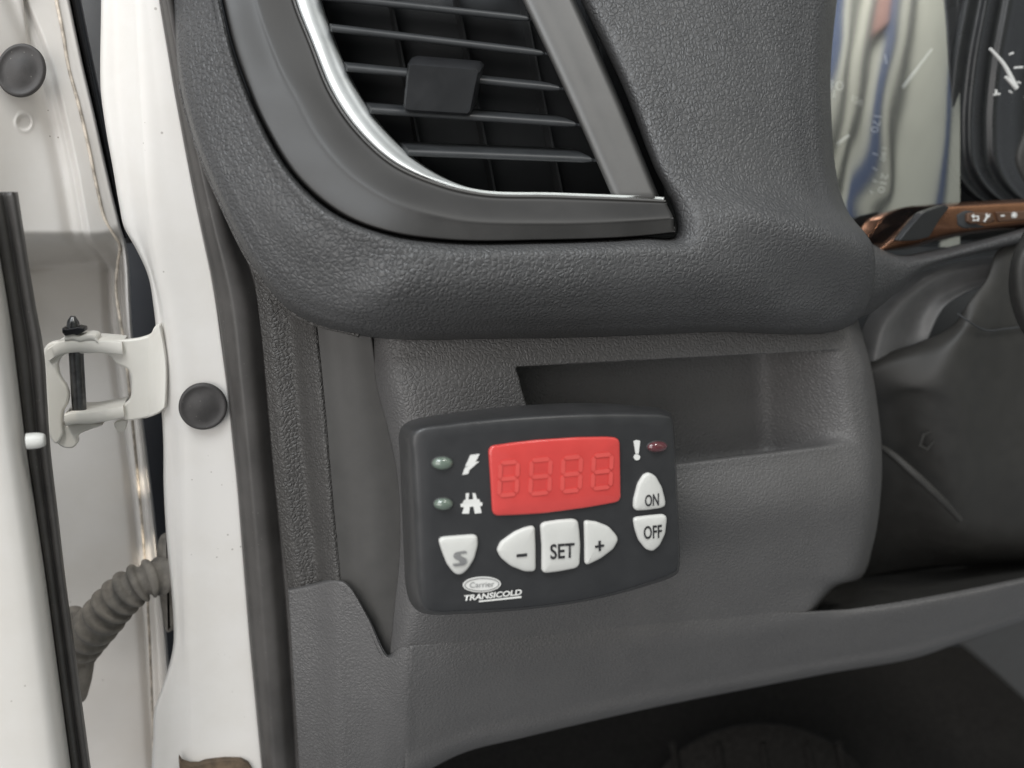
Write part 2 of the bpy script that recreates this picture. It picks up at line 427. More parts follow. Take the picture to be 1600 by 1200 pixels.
m, nt, b = new_mat('dial_glass')       # clear plastic lens: see-through with a polished surface
for n_ in list(nt.nodes):
    if n_.type != 'OUTPUT_MATERIAL': nt.nodes.remove(n_)
out = nt.nodes['Material Output']
gl = N(nt, 'ShaderNodeBsdfGlossy', Roughness=0.07); gl.inputs['Color'].default_value = (1, 1, 1, 1)
tr = nt.nodes.new('ShaderNodeBsdfTransparent'); tr.inputs['Color'].default_value = (0.85, 0.87, 0.87, 1)
mxs = nt.nodes.new('ShaderNodeMixShader'); mxs.inputs[0].default_value = 0.42
nt.links.new(tr.outputs[0], mxs.inputs[1]); nt.links.new(gl.outputs[0], mxs.inputs[2]); nt.links.new(mxs.outputs[0], out.inputs[0])
M['glass'] = m

sm = lambda a, b, x: (lambda t: t * t * (3 - 2 * t))(np.clip((x - a) / (b - a), 0, 1))
def interp(x, xs, ys): return np.interp(x, xs, ys)

# ------------------------------------------------------------------ setting: what lies behind the gaps, footwell floor
o = patch('gap_backing', [[(60, -100, .66), (420, -100, .66)], [(60, 1300, .66), (420, 1300, .66)]], M['gap'], nu=2, nv=2, thick=0.01)  # flat sheet added behind the gap, its dark colour stands for shade
struct(o, label='dark backing sheet standing for the shade in the door gap')
o = patch('footwell_floor', [[(560, 1040, .80), (1000, 960, .80), (1700, 820, .80)], [(560, 1120, .70), (1000, 1120, .70), (1700, 1080, .70)],
                             [(560, 1400, .52), (1000, 1400, .52), (1700, 1400, .52)]], M['carpet'], nu=30, nv=30, thick=0.01)
struct(o, label='carpeted footwell coloured black for the shade below the dashboard')

# ------------------------------------------------------------------ dashboard
dash = thing('dashboard', 'black and grey grained plastic dashboard with a storage tray and padded top', 'dashboard', (0.15, 0.45, 0.75))

def yb(px, py):
    """forward distance of the dashboard's padded front"""
    return .398 + max(0, 372 - py) / 372 * .050 + max(0, 620 - px) / 250 * .014

I = [(318,-130),(345,0),(368,90),(408,190),(460,275),(530,335),(612,365),(700,376),(850,376),(1000,370),(1058,363),(1047,312),(1023,265),(972,135),(907,0),(848,-130)]
O = [(258,-130),(268,0),(276,105),(300,210),(345,320),(400,425),(460,492),(560,524),(800,529),(1100,519),(1338,502),(1366,392),(1322,325),(1298,150),(1308,0),(1330,-130)]
rows = []
SF = [0, 0.015, 0.07, 0.22, 0.42, 0.65, 0.86, 0.965, 1.0]
for k, (a, c) in enumerate(zip(I, O)):
    row = []
    for s in SF:
        px = a[0] + (c[0] - a[0]) * s; py = a[1] + (c[1] - a[1]) * s
        y = yb(px if k > 5 else max(px, 450), min(py, 372))
        if k <= 5:      # wraps round to the door side
            e = [.016, .006, -.004, .0005, .006, .013, .021, .030, .050][SF.index(s)]
        elif k == 6:
            e = [.016, .006, -.004, -.002, .002, .008, .018, .030, .046][SF.index(s)]
        elif k <= 9:    # lower roll
            e = [.016, .006, -.004, -.008, -.007, -.001, .010, .022, .036][SF.index(s)]
        elif k == 10:
            e = [.016, .006, -.003, -.008, -.006, .001, .010, .020, .032][SF.index(s)]
        elif k == 11:
            e = [.016, .006, -.003, -.008, -.010, -.009, -.005, .001, .008][SF.index(s)]
        else:
            e = [.016, .006, -.002, -.003, -.003, .000, .008, .022, .044][SF.index(s)]
        row.append((px, py, y + e))
    rows.append(row)
pad = patch('upper_pad', rows, M['pad'], dash, nu=110, nv=260, thick=0.003, blur=8)
tube('seam_piping', [(c[0] + 1, c[1], r[-1][2] - .004) for c, r in zip(O[:8], rows[:8])], 0.0011, M['strip'], dash, n=120)

# hood lip below the dials
patch('dial_hood_lip', [
    [(1300,332,.440),(1340,366,.462),(1400,398,.480),(1450,392,.482),(1530,374,.482),(1650,338,.482)],
    [(1300,372,.412),(1346,392,.424),(1402,406,.446),(1452,400,.456),(1530,381,.458),(1650,346,.460)],
    [(1300,420,.404),(1350,424,.416),(1405,422,.441),(1455,408,.451),(1530,388,.455),(1650,356,.458)],
    [(1300,462,.410),(1350,462,.421),(1402,444,.444),(1450,416,.456),(1530,394,.460),(1650,366,.462)],
    [(1300,500,.436),(1348,496,.448),(1400,458,.466),(1442,422,.476),(1530,396,.482),(1650,370,.490)]], M['pad'], dash, nu=70, nv=40, thick=0.003, blur=6)
patch('dark_backing', [[(380, -160, .535), (1296, -160, .535)], [(420, 1010, .535), (1296, 1010, .535)]], M['cavity'], dash, nu=2, nv=2, thick=0.004)  # dark sheets added so no bright background shows through dashboard gaps
patch('dark_backing', [[(1280, 388, .535), (1720, 366, .535)], [(1280, 1010, .535), (1720, 1010, .535)]], M['cavity'], dash, nu=2, nv=2, thick=0.004)

# grey front panel with the storage tray moulded into it
TRAY = np.array([(806,573),(1000,562),(1200,552),(1290,548),(1305,556),(1316,610),(1323,652),(1317,668),(1290,677),(1180,692),(1060,706),(960,716),(850,724),(838,700),(822,640)], float)
def edge_dist(px, py, A, B):
    A, B = np.array(A, float), np.array(B, float); d = B - A; L = np.linalg.norm(d)
    return (d[0] * (py - A[1]) - d[1] * (px - A[0])) / L
def tray(px, py):
    top = edge_dist(px, py, (806, 573), (1300, 547))
    right = edge_dist(px, py, (1306, 552), (1326, 668))
    bot = edge_dist(px, py, (1326, 668), (846, 726))
    left = edge_dist(px, py, (846, 722), (806, 573))
    k = 10.0
    f = [sm(0, 9, top), sm(-14, 78, right), sm(-28, 32, bot), sm(0, 9, left)]
    d = f[0]
    for g in f[1:]:
        h = np.clip(.5 + .5 * (g - d) / .22, 0, 1); d = np.maximum(0, g * (1 - h) + d * h - .22 * h * (1 - h) * np.minimum(1, 4 * np.minimum(g, d)))
    d = np.minimum(d, np.minimum(np.minimum(f[0], f[1]), np.minimum(f[2], f[3])))
    lip = -0.0028 * np.exp(-((bot + 6) / 20.0) ** 2) * sm(-30, 10, left) * sm(-8, 80, right)
    return 0.046 * d + lip, -0.036 * d * sm(110, 20, bot) * sm(-5, 40, right)
cols = [
 [(578,505),(592,505),(640,503),(800,500),(960,497),(1140,493),(1290,488),(1326,486),(1338,490)],
 [(588,600),(604,598),(645,590),(800,575),(960,566),(1140,556),(1305,549),(1352,566),(1361,571)],
 [(606,670),(620,668),(655,662),(815,648),(960,640),(1140,626),(1290,612),(1358,622),(1371,630)],
 [(620,740),(632,738),(665,735),(830,722),(960,714),(1140,697),(1295,680),(1364,686),(1378,697)],
 [(625,830),(638,830),(672,825),(830,810),(960,800),(1140,790),(1290,778),(1362,776),(1376,778)],
 [(622,895),(637,895),(669,892),(825,880),(960,868),(1140,856),(1275,847),(1351,848),(1365,849)],
 [(617,940),(633,940),(664,940),(820,928),(960,916),(1130,902),(1255,895),(1332,900),(1346,902)],
 [(613,980),(628,980),(657,980),(810,966),(955,952),(1115,936),(1250,922),(1298,917),(1306,917)],
 [(609,1021),(624,1022),(650,1023),(800,1010),(950,995),(1100,980),(1225,966),(1264,962),(1270,960)]]
ys = [[.462,.446,.440,.439,.439,.439,.440,.444,.475],
      [.452,.438,.431,.430,.430,.430,.431,.434,.462],
      [.449,.436,.429,.428,.428,.428,.4285,.433,.459],
      [.447,.434,.426,.424,.424,.424,.4245,.429,.456],
      [.447,.434,.422,.414,.413,.413,.4135,.419,.450],
      [.447,.435,.426,.421,.421,.421,.4215,.427,.455],
      [.448,.436,.429,.426,.426,.426,.4265,.431,.459],
      [.449,.438,.4325,.4305,.4305,.4305,.431,.434,.460],
      [.450,.440,.4378,.4370,.4370,.4370,.4365,.438,.462]]
patch('front_panel', [[(p[0], p[1], y) for p, y in zip(r, yy)] for r, yy in zip(cols, ys)], M['fascia'], dash, nu=330, nv=200, thick=0.002, disp=tray, blur=70)

# lower knee panel
tp = [(640,1024),(740,1015),(840,1006),(1010,989),(1180,971),(1268,960),(1400,943),(1500,925),(1640,896)]
bt = [(632,1226),(720,1178),(820,1152),(1010,1108),(1180,1074),(1290,1053),(1430,1028),(1500,1004),(1640,955)]
def mix(a, b, t): return (a[0] + (b[0]-a[0])*t, a[1] + (b[1]-a[1])*t)
patch('knee_panel', [
    [(a[0], a[1] - (14 if i < 5 else 2), .4350 + (.005 if i > 5 else 0)) for i, a in enumerate(tp)],
    [(*mix(a, b, .08), .4362) for a, b in zip(tp, bt)],
    [(*mix(a, b, .40), .444) for a, b in zip(tp, bt)],
    [(*mix(a, b, .75), .455) for a, b in zip(tp, bt)],
    [(*mix(a, b, .96), .464) for a, b in zip(tp, bt)],
    [(b[0], b[1], .474) for b in bt],
    [(b[0], b[1] - 3, .510) for b in bt]], M['fascia'], dash, nu=200, nv=80, thick=0.002, blur=8)

# lighter side trim at the bottom left
st = [(450,919),(490,911),(524,904),(541,909),(574,960),(606,1023),(624,1024),(640,1024),(656,1024)]
sb = [(470,1240),(503,1240),(532,1240),(552,1240),(580,1240),(602,1240),(618,1240),(632,1240),(648,1240)]
sy = [.480,.472,.460,.457,.4515,.4450,.4388,.4359,.4374]
kw = [0, 0, .05, .1, .3, .6, .9, 1, 1]                   # how far each column follows the knee panel's fall
patch('side_trim', [[(a[0], a[1] - (0 if i < 6 else 12), y + (.006 if i < 6 else .0012)) for i, (a, y) in enumerate(zip(st, sy))],
                    [(a[0]+.3, a[1]+5, y + (0 if i < 6 else .0005)) for i, (a, y) in enumerate(zip(st, sy))],
                    [(*mix(a, c, .3), y + .0058 * k) for a, c, y, k in zip(st, sb, sy, kw)],
                    [(*mix(a, c, .65), y + .003 * (1-k) + .0170 * k) for a, c, y, k in zip(st, sb, sy, kw)],
                    [(c[0], c[1], y + .012 * (1-k) + .036 * k) for c, y, k in zip(sb, sy, kw)]], M['fascia'], dash, nu=110, nv=110, thick=0.002)

# dashboard end: grained strip with a valley, then a smooth wedge
def strip_row(y, l, v, r):
    return [(l, y, .486), (l + (v-l)*.45, y, .4800), (v, y, .4800), (v + (r-v)*.55, y, .468), (r, y, .4610), (r + 7, y, .4625)]
patch('end_strip', [strip_row(400, 392, 436, 478), strip_row(520, 408, 452, 492), strip_row(650, 420, 464, 505), strip_row(780, 432, 478, 516),
                    strip_row(880, 446, 490, 526), strip_row(935, 452, 496, 532)], M['strip'], dash, nu=60, nv=120)
def wedge_row(y, l, r):
    return [(l - 2, y, .4622), (l + (r-l)*.25, y, .4605), (l + (r-l)*.6, y, .456), (r, y, .4535)]
patch('end_wedge', [wedge_row(490, 492, 576), wedge_row(600, 503, 592), wedge_row(740, 514, 624), wedge_row(830, 522, 629), wedge_row(905, 530, 624), wedge_row(960, 548, 619),
                    wedge_row(1030, 585, 614)], M['smooth'], dash, nu=40, nv=90)

# ------------------------------------------------------------------ air vent
vent = thing('air_vent', 'black slatted air vent with satin chrome inner trim in the dashboard', 'air vent', (0.1, 0.45, 1.27))
B0 = [(320,-130),(346,0),(369,90),(409,190),(461,275),(531,335),(612,365),(700,376),(850,376),(1000,370),(1055,364)]
B1 = [(385,-130),(402,0),(433,90),(462,150),(497,215),(550,275),(630,322),(705,343),(850,350),(1000,345),(1052,341)]
B2 = [(430,-130),(456,0),(483,70),(513,145),(555,207),(614,260),(688,292),(749,306),(866,310),(1000,315),(1041,317)]
B3 = [(436,-130),(462,0),(489,70),(519,143),(560,203),(618,255),(690,287),(750,301),(866,305),(1000,310),(1038,312)]
B4 = [(472,-130),(500,0),(520,58),(543,114),(577,174),(628,233),(688,276),(745,297),(866,303),(1000,308),(1034,310)]
Yb = [yb(max(p[0], 420), p[1]) for p in B0]
def brow(B, e, mixto=None): return [(p[0], p[1], yb(max(p[0], 420), p[1]) + e) for p in B]
patch('bezel', [brow(B0, .020), brow([(p[0]+1, p[1]-1) for p in B0], .004), brow([mix(a, c, .08) for a, c in zip(B0, B1)], -.001),
                brow([mix(a, c, .9) for a, c in zip(B0, B1)], -.0035), brow(B1, -.004), brow([mix(a, c, .9) for a, c in zip(B1, B2)], .001), brow(B2, .0016), brow([(p[0]+2, p[1]-1) for p in B2], .0055)],
      M['bezel'], vent, nu=160, nv=70, thick=0.0025)
patch('bezel_ridge', [brow(B2, .004), brow([mix(a, c, .3) for a, c in zip(B2, B3)], .0008), brow([mix(a, c, .7) for a, c in zip(B2, B3)], .0008), brow(B3, .006)], M['bar'], vent, nu=160, nv=8, thick=0.001)
patch('chrome_trim', [brow(B3, .004), brow([mix(a, c, .15) for a, c in zip(B3, B4)], .0025), brow([mix(a, c, .6) for a, c in zip(B3, B4)], .006), brow(B4, .016),
                      brow([(p[0] + 2, p[1] - 1) for p in B4], .040)], M['chrome'], vent, nu=160, nv=26, thick=0.0012)
# right hand frame bar
def barrow(y, l, r):
    Y = yb(900, y)
    return [(l + 6, y, Y + .045), (l, y, Y + .010), (l + 3, y, Y + .006), (l + (r-l)*.5, y, Y + .003), (r - 5, y, Y + .002), (r, y, Y + .006), (r + 4, y, Y + .03)]
patch('frame_bar', [barrow(-130, 755, 835), barrow(0, 816, 896), barrow(150, 886, 962), barrow(309, 957, 1027)], M['bar'], vent, nu=40, nv=50)
patch('duct', [[(400, -160, .515), (1000, -160, .515)], [(400, 330, .475), (1040, 330, .475)]], M['cavity'], vent, nu=2, nv=2, thick=0.004)
# horizontal slats
SL = [((480,-62),(800,-28)),((503,-6),(823,29)),((518,44),(846,83)),((542,106),(872,138)),((579,172),(897,194)),((637,238),(922,249))]
def slat(a, c):
    ya, yc = yb(700, a[1]) + .010, yb(880, c[1]) + .010
    n = 24; loops = []
    A = U(a[0], a[1], ya); C = U(c[0], c[1], yc)
    prof = []
    h, L = .0017, .028
    for t in np.linspace(-math.pi/2, math.pi/2, 7): prof.append((-math.cos(t) * h, math.sin(t) * h))
    prof += [(L*.5, h*.9), (L, h*.3), (L, -h*.3), (L*.5, -h*.9)]
    for s in np.linspace(0, 1, n):
        q = A + (C - A) * s
        e = 1.0 if s < .975 else .72
        loops.append(np.array([q + np.array((0, y * 1.0, z * e + y * .22)) for y, z in prof]))
    o = loft('slat', loops, M['slat'], vent, True, True, True, 40)
    return o
for a, c in SL: slat(a, c)
for c in ((823,29),(846,83),(872,138),(897,194),(922,249)):     # slat pivots
    y = yb(880, c[1]) + .012
    tube('pivot', [(c[0] - 2, c[1] + .5, y), (c[0] + 3, c[1] + 1, y)], .0009, M['slat'], vent, n=4, seg=10)
    tube('pivot', [(c[0] + 5, c[1] + 1, y), (c[0] + 16, c[1] + 2, y)], .0008, M['slat'], vent, n=4, seg=10)
# upright vanes behind the slats
for k in range(5):
    x0, x1 = 480 + k * 104, 570 + k * 104
    y = .462
    A = U(x0, -140, .503); C = U(x1, 320, .464)
    d = np.array((0, .010, 0)); e = np.array((.0006, 0, 0))
    V = [A - e, A + e, C + e, C - e, A - e + d, A + e + d, C + e + d, C - e + d]
    mesh_obj('vane', V, [(0,1,2,3),(7,6,5,4),(0,4,5,1),(1,5,6,2),(2,6,7,3),(3,7,4,0)], M['cavity'], vent, smooth=False)
# thumb tab on the third slat
tabY = yb(690, 120) - .004
def tabloop(P, Y): P = np.array(P, float); return U(P[:, 0], P[:, 1], np.array(Y))
tab_top = [(650,90),(741,96),(750,107),(745,113),(643,105),(637,99)]
front = closed_poly([(637,101),(643,98),(744,106),(750,110),(736,178),(732,180),(634,174),(630,170)], 40)
back = front + np.array((7, -11))
loops = [U(back[:, 0], back[:, 1], np.full(40, tabY + .018)), U(back[:, 0] - 3, back[:, 1] + 4, np.full(40, tabY + .008)), U(front[:, 0], front[:, 1], np.full(40, tabY + .0015))]
fi = inset(front, 3); loops.append(U(fi[:, 0], fi[:, 1], np.full(40, tabY)))
loft('thumb_tab', loops, M['tab'], vent, True, True, True, 40)
gr = closed_poly([(660,99),(738,104),(742,109),(656,103)], 24)

# ------------------------------------------------------------------ instrument cluster
clu = thing('instrument_cluster', 'instrument cluster behind shiny reflecting glass with white dial numerals and needles', 'instrument cluster', (0.55, 0.56, 1.15))
def lens_row(y, dy):
    xs = [1270, 1330, 1390, 1450, 1480, 1500]
    e = [.0032, .0010, .000, .0007, .0020, .0034]
    return [(x, y, .500 + dy + q + (x - 1390) * (y - 200) * 1.6e-7) for x, q in zip(xs, e)]
def ripple(px, py): return 0.00002 * np.sin(px / 13.0 + py / 37.0) * np.sin(py / 46.0 + 1.0) + .00002 * np.sin(px / 21.0 - py / 60.0)
patch('lens', [lens_row(-80, .028), lens_row(60, .015), lens_row(200, .0055), lens_row(300, .0015), lens_row(350, .000), lens_row(386, .0005)], M['glass'], clu, nu=90, nv=110, thick=0.0, disp=ripple)
patch('dial_face', [[(1240, -120, .64), (1480, -120, .64), (1720, -120, .64)], [(1240, 420, .56), (1480, 420, .56), (1720, 420, .56)]], M['dial'], clu, nu=8, nv=8, thick=0.004)
DY = .548
for s, q in (('130', [(1282,122),(1319,128),(1318,142),(1280,137)]), ('150', [(1333,148),(1348,157),(1346,167),(1331,158)]),
             ('170', [(1378,182),(1372,208),(1360,206),(1366,180)]), ('190', [(1386,232),(1383,252),(1375,250),(1378,230)]),
             ('210', [(1389,272),(1381,302),(1371,300),(1378,270)])):
    text('numeral', s, q, DY, M['print_white'], clu)
for (x, y, x2, y2) in ((1303,140,1303,152),(1383,85,1385,100),(1364,240,1371,242),(1364,262,1370,266),(1364,282,1370,284),(1360,298,1363,302)):
    tube('dial_tick', [(x, y, DY), (x2, y2, DY)], .0006, M['print_white'], clu, n=3, seg=6)
tube('needle', [(1411,137,DY-.004), (1456,77,DY-.004)], [.0014, .0009], M['print_white'], clu, n=6, seg=8)
tube('needle', [(1309,225,DY-.004), (1326,212,DY-.004)], [.0014, .0012], M['print_white'], clu, n=4, seg=8)
# glossy cowl to the right, with moulded ridges
def cowl_row(y, s):
    xs = [1474, 1484, 1500, 1516, 1524, 1536, 1552, 1568, 1580, 1700]
    e = [.520, .509, .512, .507, .513, .520, .516, .524, .530, .540]
    return [(x + s, y, q) for x, q in zip(xs, e)]
patch('dial_cowl', [cowl_row(-80, 42), cowl_row(0, 28), cowl_row(100, 10), cowl_row(200, 2), cowl_row(260, 8), cowl_row(300, 34), cowl_row(330, 80)], M['cowl'], clu, nu=90, nv=60)
tube('needle', [(1547,76,.500),(1568,100,.500),(1588,138,.500)], [.0009, .0016], M['print_white'], clu, n=10, seg=8)
tube('needle', [(1571,120,.500),(1588,138,.500)], [.0009, .0014], M['print_white'], clu, n=4, seg=8)
for (x, y, x2, y2) in ((1577,85,1583,83),(1585,106,1598,105),(1590,128,1594,130),(1556,140,1557,148),(1553,148,1562,147),(1577,142,1581,145)):
    tube('dial_tick', [(x, y, .502), (x2, y2, .502)], .0007, M['print_white'], clu, n=3, seg=6)
# bronze bar with keys
patch('bronze_bar', [
    [(1366,390,.492),(1395,366,.490),(1428,336,.487),(1470,320,.484),(1540,314,.482),(1660,308,.480)],
    [(1370,391,.482),(1400,370,.480),(1432,341,.476),(1472,325,.472),(1540,319,.470),(1660,313,.468)],
    [(1374,391,.481),(1410,377,.479),(1444,355,.475),(1480,344,.471),(1542,340,.469),(1660,330,.467)],
    [(1378,392,.482),(1420,384,.480),(1456,372,.476),(1492,364,.472),(1545,357,.470),(1660,344,.468)],
    [(1380,393,.492),(1422,388,.490),(1458,378,.488),(1494,370,.486),(1546,362,.484),(1660,350,.482)]], M['bronze'], clu, nu=60, nv=30)
shape2d('bar_notch', [round_poly([(1404,377),(1428,348),(1442,332),(1476,320),(1484,324),(1468,344),(1452,371),(1430,376)], 4)], .4660, .006, .0006, M['tab'], clu)
pillow('key_recess', [(1494,336),(1505,329),(1560,327),(1640,322),(1640,348),(1560,354),(1505,357),(1496,352)], .4705, .0010, 3, M['cavity'], clu, smooth=False)
k1 = pillow('trim_key', [(1509,334),(1516,332),(1548,332),(1552,346),(1546,348),(1514,350),(1509,346)], .4690, .0018, 2, M['bronze_key'], clu, smooth=False)
k2 = pillow('trim_key', [(1554,331),(1600,329),(1630,327),(1632,342),(1600,344),(1558,347)], .4690, .0018, 2, M['bronze_key'], clu, smooth=False)
KY = .4668
shape2d('return_symbol', [[(1518,338),(1522,334),(1522,337),(1530,337),(1530,345),(1520,345),(1520,343),(1528,343),(1528,339),(1522,339),(1522,342)]], KY, .0003, 0, M['print_white'], k1)
shape2d('spanner_symbol', [[(1537,346),(1541,339),(1540,335),(1543,333),(1543,336),(1545,337),(1547,334),(1547,338),(1543,341),(1539,347)]], KY, .0003, 0, M['print_white'], k1)
shape2d('minus_symbol', [[(1564,336),(1570,335.5),(1570,338),(1564,338.5)]], KY, .0003, 0, M['print_white'], k2)
for a in range(4):
    t = a * math.pi / 4; c, s = math.cos(t), math.sin(t)
    shape2d('sun_symbol', [[(1585 + 5*c - .8*s, 336 + 5*s + .8*c), (1585 + 5*c + .8*s, 336 + 5*s - .8*c), (1585 - 5*c + .8*s, 336 - 5*s - .8*c), (1585 - 5*c - .8*s, 336 - 5*s + .8*c)]], KY - a*.00008, .0003, 0, M['print_white'], k2)

# ------------------------------------------------------------------ steering column
stc = thing('steering_column', 'dark plastic steering column shroud with wheel hub at the right edge', 'steering column', (0.5, 0.5, 0.85))
patch('collar', [[(1330,600,.50),(1352,500,.50),(1400,448,.50),(1445,422,.50),(1540,402,.50),(1640,390,.50)],
                 [(1365,600,.485),(1395,500,.485),(1432,455,.482),(1470,430,.480),(1545,415,.480),(1640,400,.48)],
                 [(1390,600,.490),(1425,510,.490),(1450,470,.487),(1488,450,.484),(1550,430,.482),(1640,410,.48)],
                 [(1430,620,.486),(1450,530,.484),(1475,480,.480),(1510,455,.478),(1560,440,.48),(1640,430,.48)]], M['collar'], stc, nu=60, nv=40, blur=14)
patch('shroud', [[(a, b_, c + .022 * float(sm(1500, 1575, a))) for a, b_, c in r_] for r_ in [
    [(1330,572,.500),(1370,557,.492),(1440,533,.478),(1490,506,.465),(1515,470,.458),(1542,435,.452),(1562,388,.448),(1660,360,.448)],
    [(1330,580,.490),(1372,563,.480),(1444,540,.466),(1496,514,.454),(1524,480,.448),(1552,444,.443),(1572,398,.440),(1660,372,.44)],
    [(1330,612,.488),(1380,603,.478),(1430,598,.464),(1490,590,.452),(1540,575,.446),(1580,560,.440),(1620,540,.438),(1680,530,.438)],
    [(1330,660,.492),(1385,640,.484),(1430,625,.468),(1500,655,.454),(1550,690,.446),(1590,700,.44),(1630,690,.438),(1680,690,.438)],
    [(1330,740,.500),(1388,720,.492),(1440,740,.478),(1500,770,.464),(1550,790,.454),(1590,800,.448),(1630,800,.446),(1680,800,.445)],
    [(1330,840,.515),(1380,830,.508),(1440,840,.495),(1500,860,.482),(1550,870,.474),(1590,872,.468),(1630,870,.466),(1680,870,.465)],
    [(1280,930,.535),(1360,905,.530),(1440,890,.525),(1500,885,.520),(1550,885,.515),(1590,882,.510),(1630,880,.510),(1680,880,.51)]]], M['column'], stc, nu=90, nv=80, blur=30)
patch('knee_shelf', [[(1240,880,.56),(1400,860,.56),(1680,820,.56)], [(1240,920,.52),(1400,905,.52),(1680,866,.52)], [(1255,966,.452),(1400,947,.452),(1680,890,.452)]], M['column'], dash, nu=30, nv=20)
tube('shroud_seam', [(1496,490,.452),(1515,503,.4500),(1540,516,.4535),(1570,514,.4580),(1640,503,.458)], .0006, M['cavity'], stc, n=40, seg=8)
tube('adjuster_lever', [(1360,690,.476),(1385,704,.474),(1430,742,.462),(1475,785,.455),(1500,812,.455)], [.0016,.0026,.0028,.0026,.002], M['column'], stc, n=40)
shape2d('moulded_mark', [[(1442,678),(1458,672),(1462,690),(1450,704),(1436,697)],[(1445,681),(1456,676),(1459,689),(1449,700),(1440,695)]], .4655, .0006, .0001, M['column'], stc)
patch('wheel_hub', [
    [(1600,150,.312),(1606,200,.312),(1592,250,.312),(1610,300,.312),(1600,360,.312),(1582,400,.312),(1576,450,.312),(1588,500,.312),(1610,540,.312)],
    [(1598,150,.298),(1600,200,.298),(1586,250,.298),(1606,300,.298),(1612,360,.298),(1588,400,.298),(1584,450,.298),(1596,500,.298),(1618,540,.298)],
    [(1640,150,.294),(1640,200,.294),(1640,250,.294),(1640,300,.294),(1640,360,.294),(1640,400,.294),(1640,450,.294),(1640,500,.294),(1650,540,.294)],
    [(1720,150,.312),(1720,200,.312),(1720,250,.312),(1720,300,.312),(1720,360,.312),(1720,400,.312),(1720,450,.312),(1720,500,.312),(1720,540,.312)]], M['column'], stc, nu=60, nv=30)

# ------------------------------------------------------------------ footwell pedal and console side
ped = thing('pedal', 'ribbed pedal pad coloured dark for the shadow below the dashboard', 'pedal', (0.35, 0.66, 0.75))
ring = ellipse(1190, 1290, 190, 160, 60)
loft('pad', [U(p[:, 0], p[:, 1], np.full(60, y)) for p, y in ((ring, .66), (ring, .622), (inset(ring, 4), .618), (inset(ring, 60), .617))], M['carpet'], ped)
for q in (1050, 1120, 1190, 1260, 1310):
    tube('rib', [(q, 1160, .617), (q + 14, 1240, .617)], .0030, M['carpet'], ped, n=6, seg=10)
patch('console_side', [[(1494,1002,.50),(1560,975,.50),(1680,935,.50)],[(1560,1058,.54),(1620,1040,.54),(1720,1000,.54)],[(1640,1130,.58),(1680,1130,.58),(1760,1080,.58)]], M['smooth'], dash, nu=20, nv=20)

# ------------------------------------------------------------------ white body pillar
pil = thing('door_pillar', 'white painted body pillar between the door gap and the dashboard', 'pillar', (-0.03, 0.5, 0.8))
LX = ([-120,0,130,200,300,350,390,430,480,530,690,800,950,1000,1040,1110,1200,1300], [159,158,156,165,183,191,213,231,240,245,255,256,270,272,264,241,237,240])
RX = ([-120,0,150,300,450,600,750,1000,1200,1300], [232,252,277,305,337,357,373,393,412,420])
FX = ([-120,0,100,200,300,400,500,700,1300], [205,209,214,220,226,238,262,285,300])
FD = ([-120,0,300,420,520,1300], [.0075,.0075,.007,.005,.002,.001])
def pillar_row(y):
    l, r, f, e = interp(y, *LX), interp(y, *RX), interp(y, *FX), interp(y, *FD)
    return [(l + 3, y, .535), (l, y, .505 + e), (l + 2.5, y, .4995 + e), ((l+f)/2, y, .4985 + e*.8), (f - 2, y, .4968 + e*.12), (f + 3, y, .4962), ((f+r)/2, y, .495), (r - 4, y, .4945), (r, y, .498), (r + 4, y, .515)]
patch('pillar_skin', [pillar_row(y) for y in (-120,-40,40,100,140,200,260,320,355,390,430,480,530,600,690,760,850,920,970,1005,1040,1075,1110,1155,1200,1300)], M['white'], pil, nu=90, nv=300, thick=0.0015)
def plug(name, cx, cy, rx, ry, Y, parent, rot=0):
    E = ellipse(cx, cy, rx, ry, 48, rot); loops = []
    for k, h in ((1.0, -.002), (1.0, .0008), (.95, .0016), (.86, .0014), (.80, .0010), (.62, .0011), (.45, .0016), (.2, .0022), (.03, .0024)):
        p = np.array((cx, cy)) + (E - np.array((cx, cy))) * k
        loops.append(U(p[:, 0], p[:, 1], np.full(48, Y)) - np.array((0, h, 0)))
    return loft(name, loops, M['plug'], parent)
plug('plug', 317, 635, 38, 36, .4915, pil)
shape2d('torn_clip', [[(279,1184),(284,1192),(296,1196),(310,1196),(320,1192),(334,1190),(352,1188),(376,1188),(388,1194),(394,1204),(400,1260),(284,1260)]], .4915, .004, .0004, M['rust'], pil)

# black rubber seal between the pillar and the dashboard
SR = ([-120,0,300,450,600,750,900,1000,1200,1300], [268,282,356,413,425,438,453,461,471,477])
def seal_row(y):
    l, r = interp(y, *RX) - 2, interp(y, *SR); d = r - l
    return [(l + 2, y, .510), (l, y, .4925), (l + d*.10, y, .4885), (l + d*.34, y, .4820), (l + d*.58, y, .4830), (l + d*.78, y, .4880), (l + d*.88, y, .4905), (l + d*.96, y, .4890), (r, y, .4940), (r + 2, y, .510)]
o = patch('door_seal', [seal_row(y) for y in range(-120, 1301, 118)], M['rubber'], None, nu=60, nv=120, thick=0.001)
o['label'] = 'thick black rubber seal running down between white pillar and dashboard'; o['category'] = 'seal'

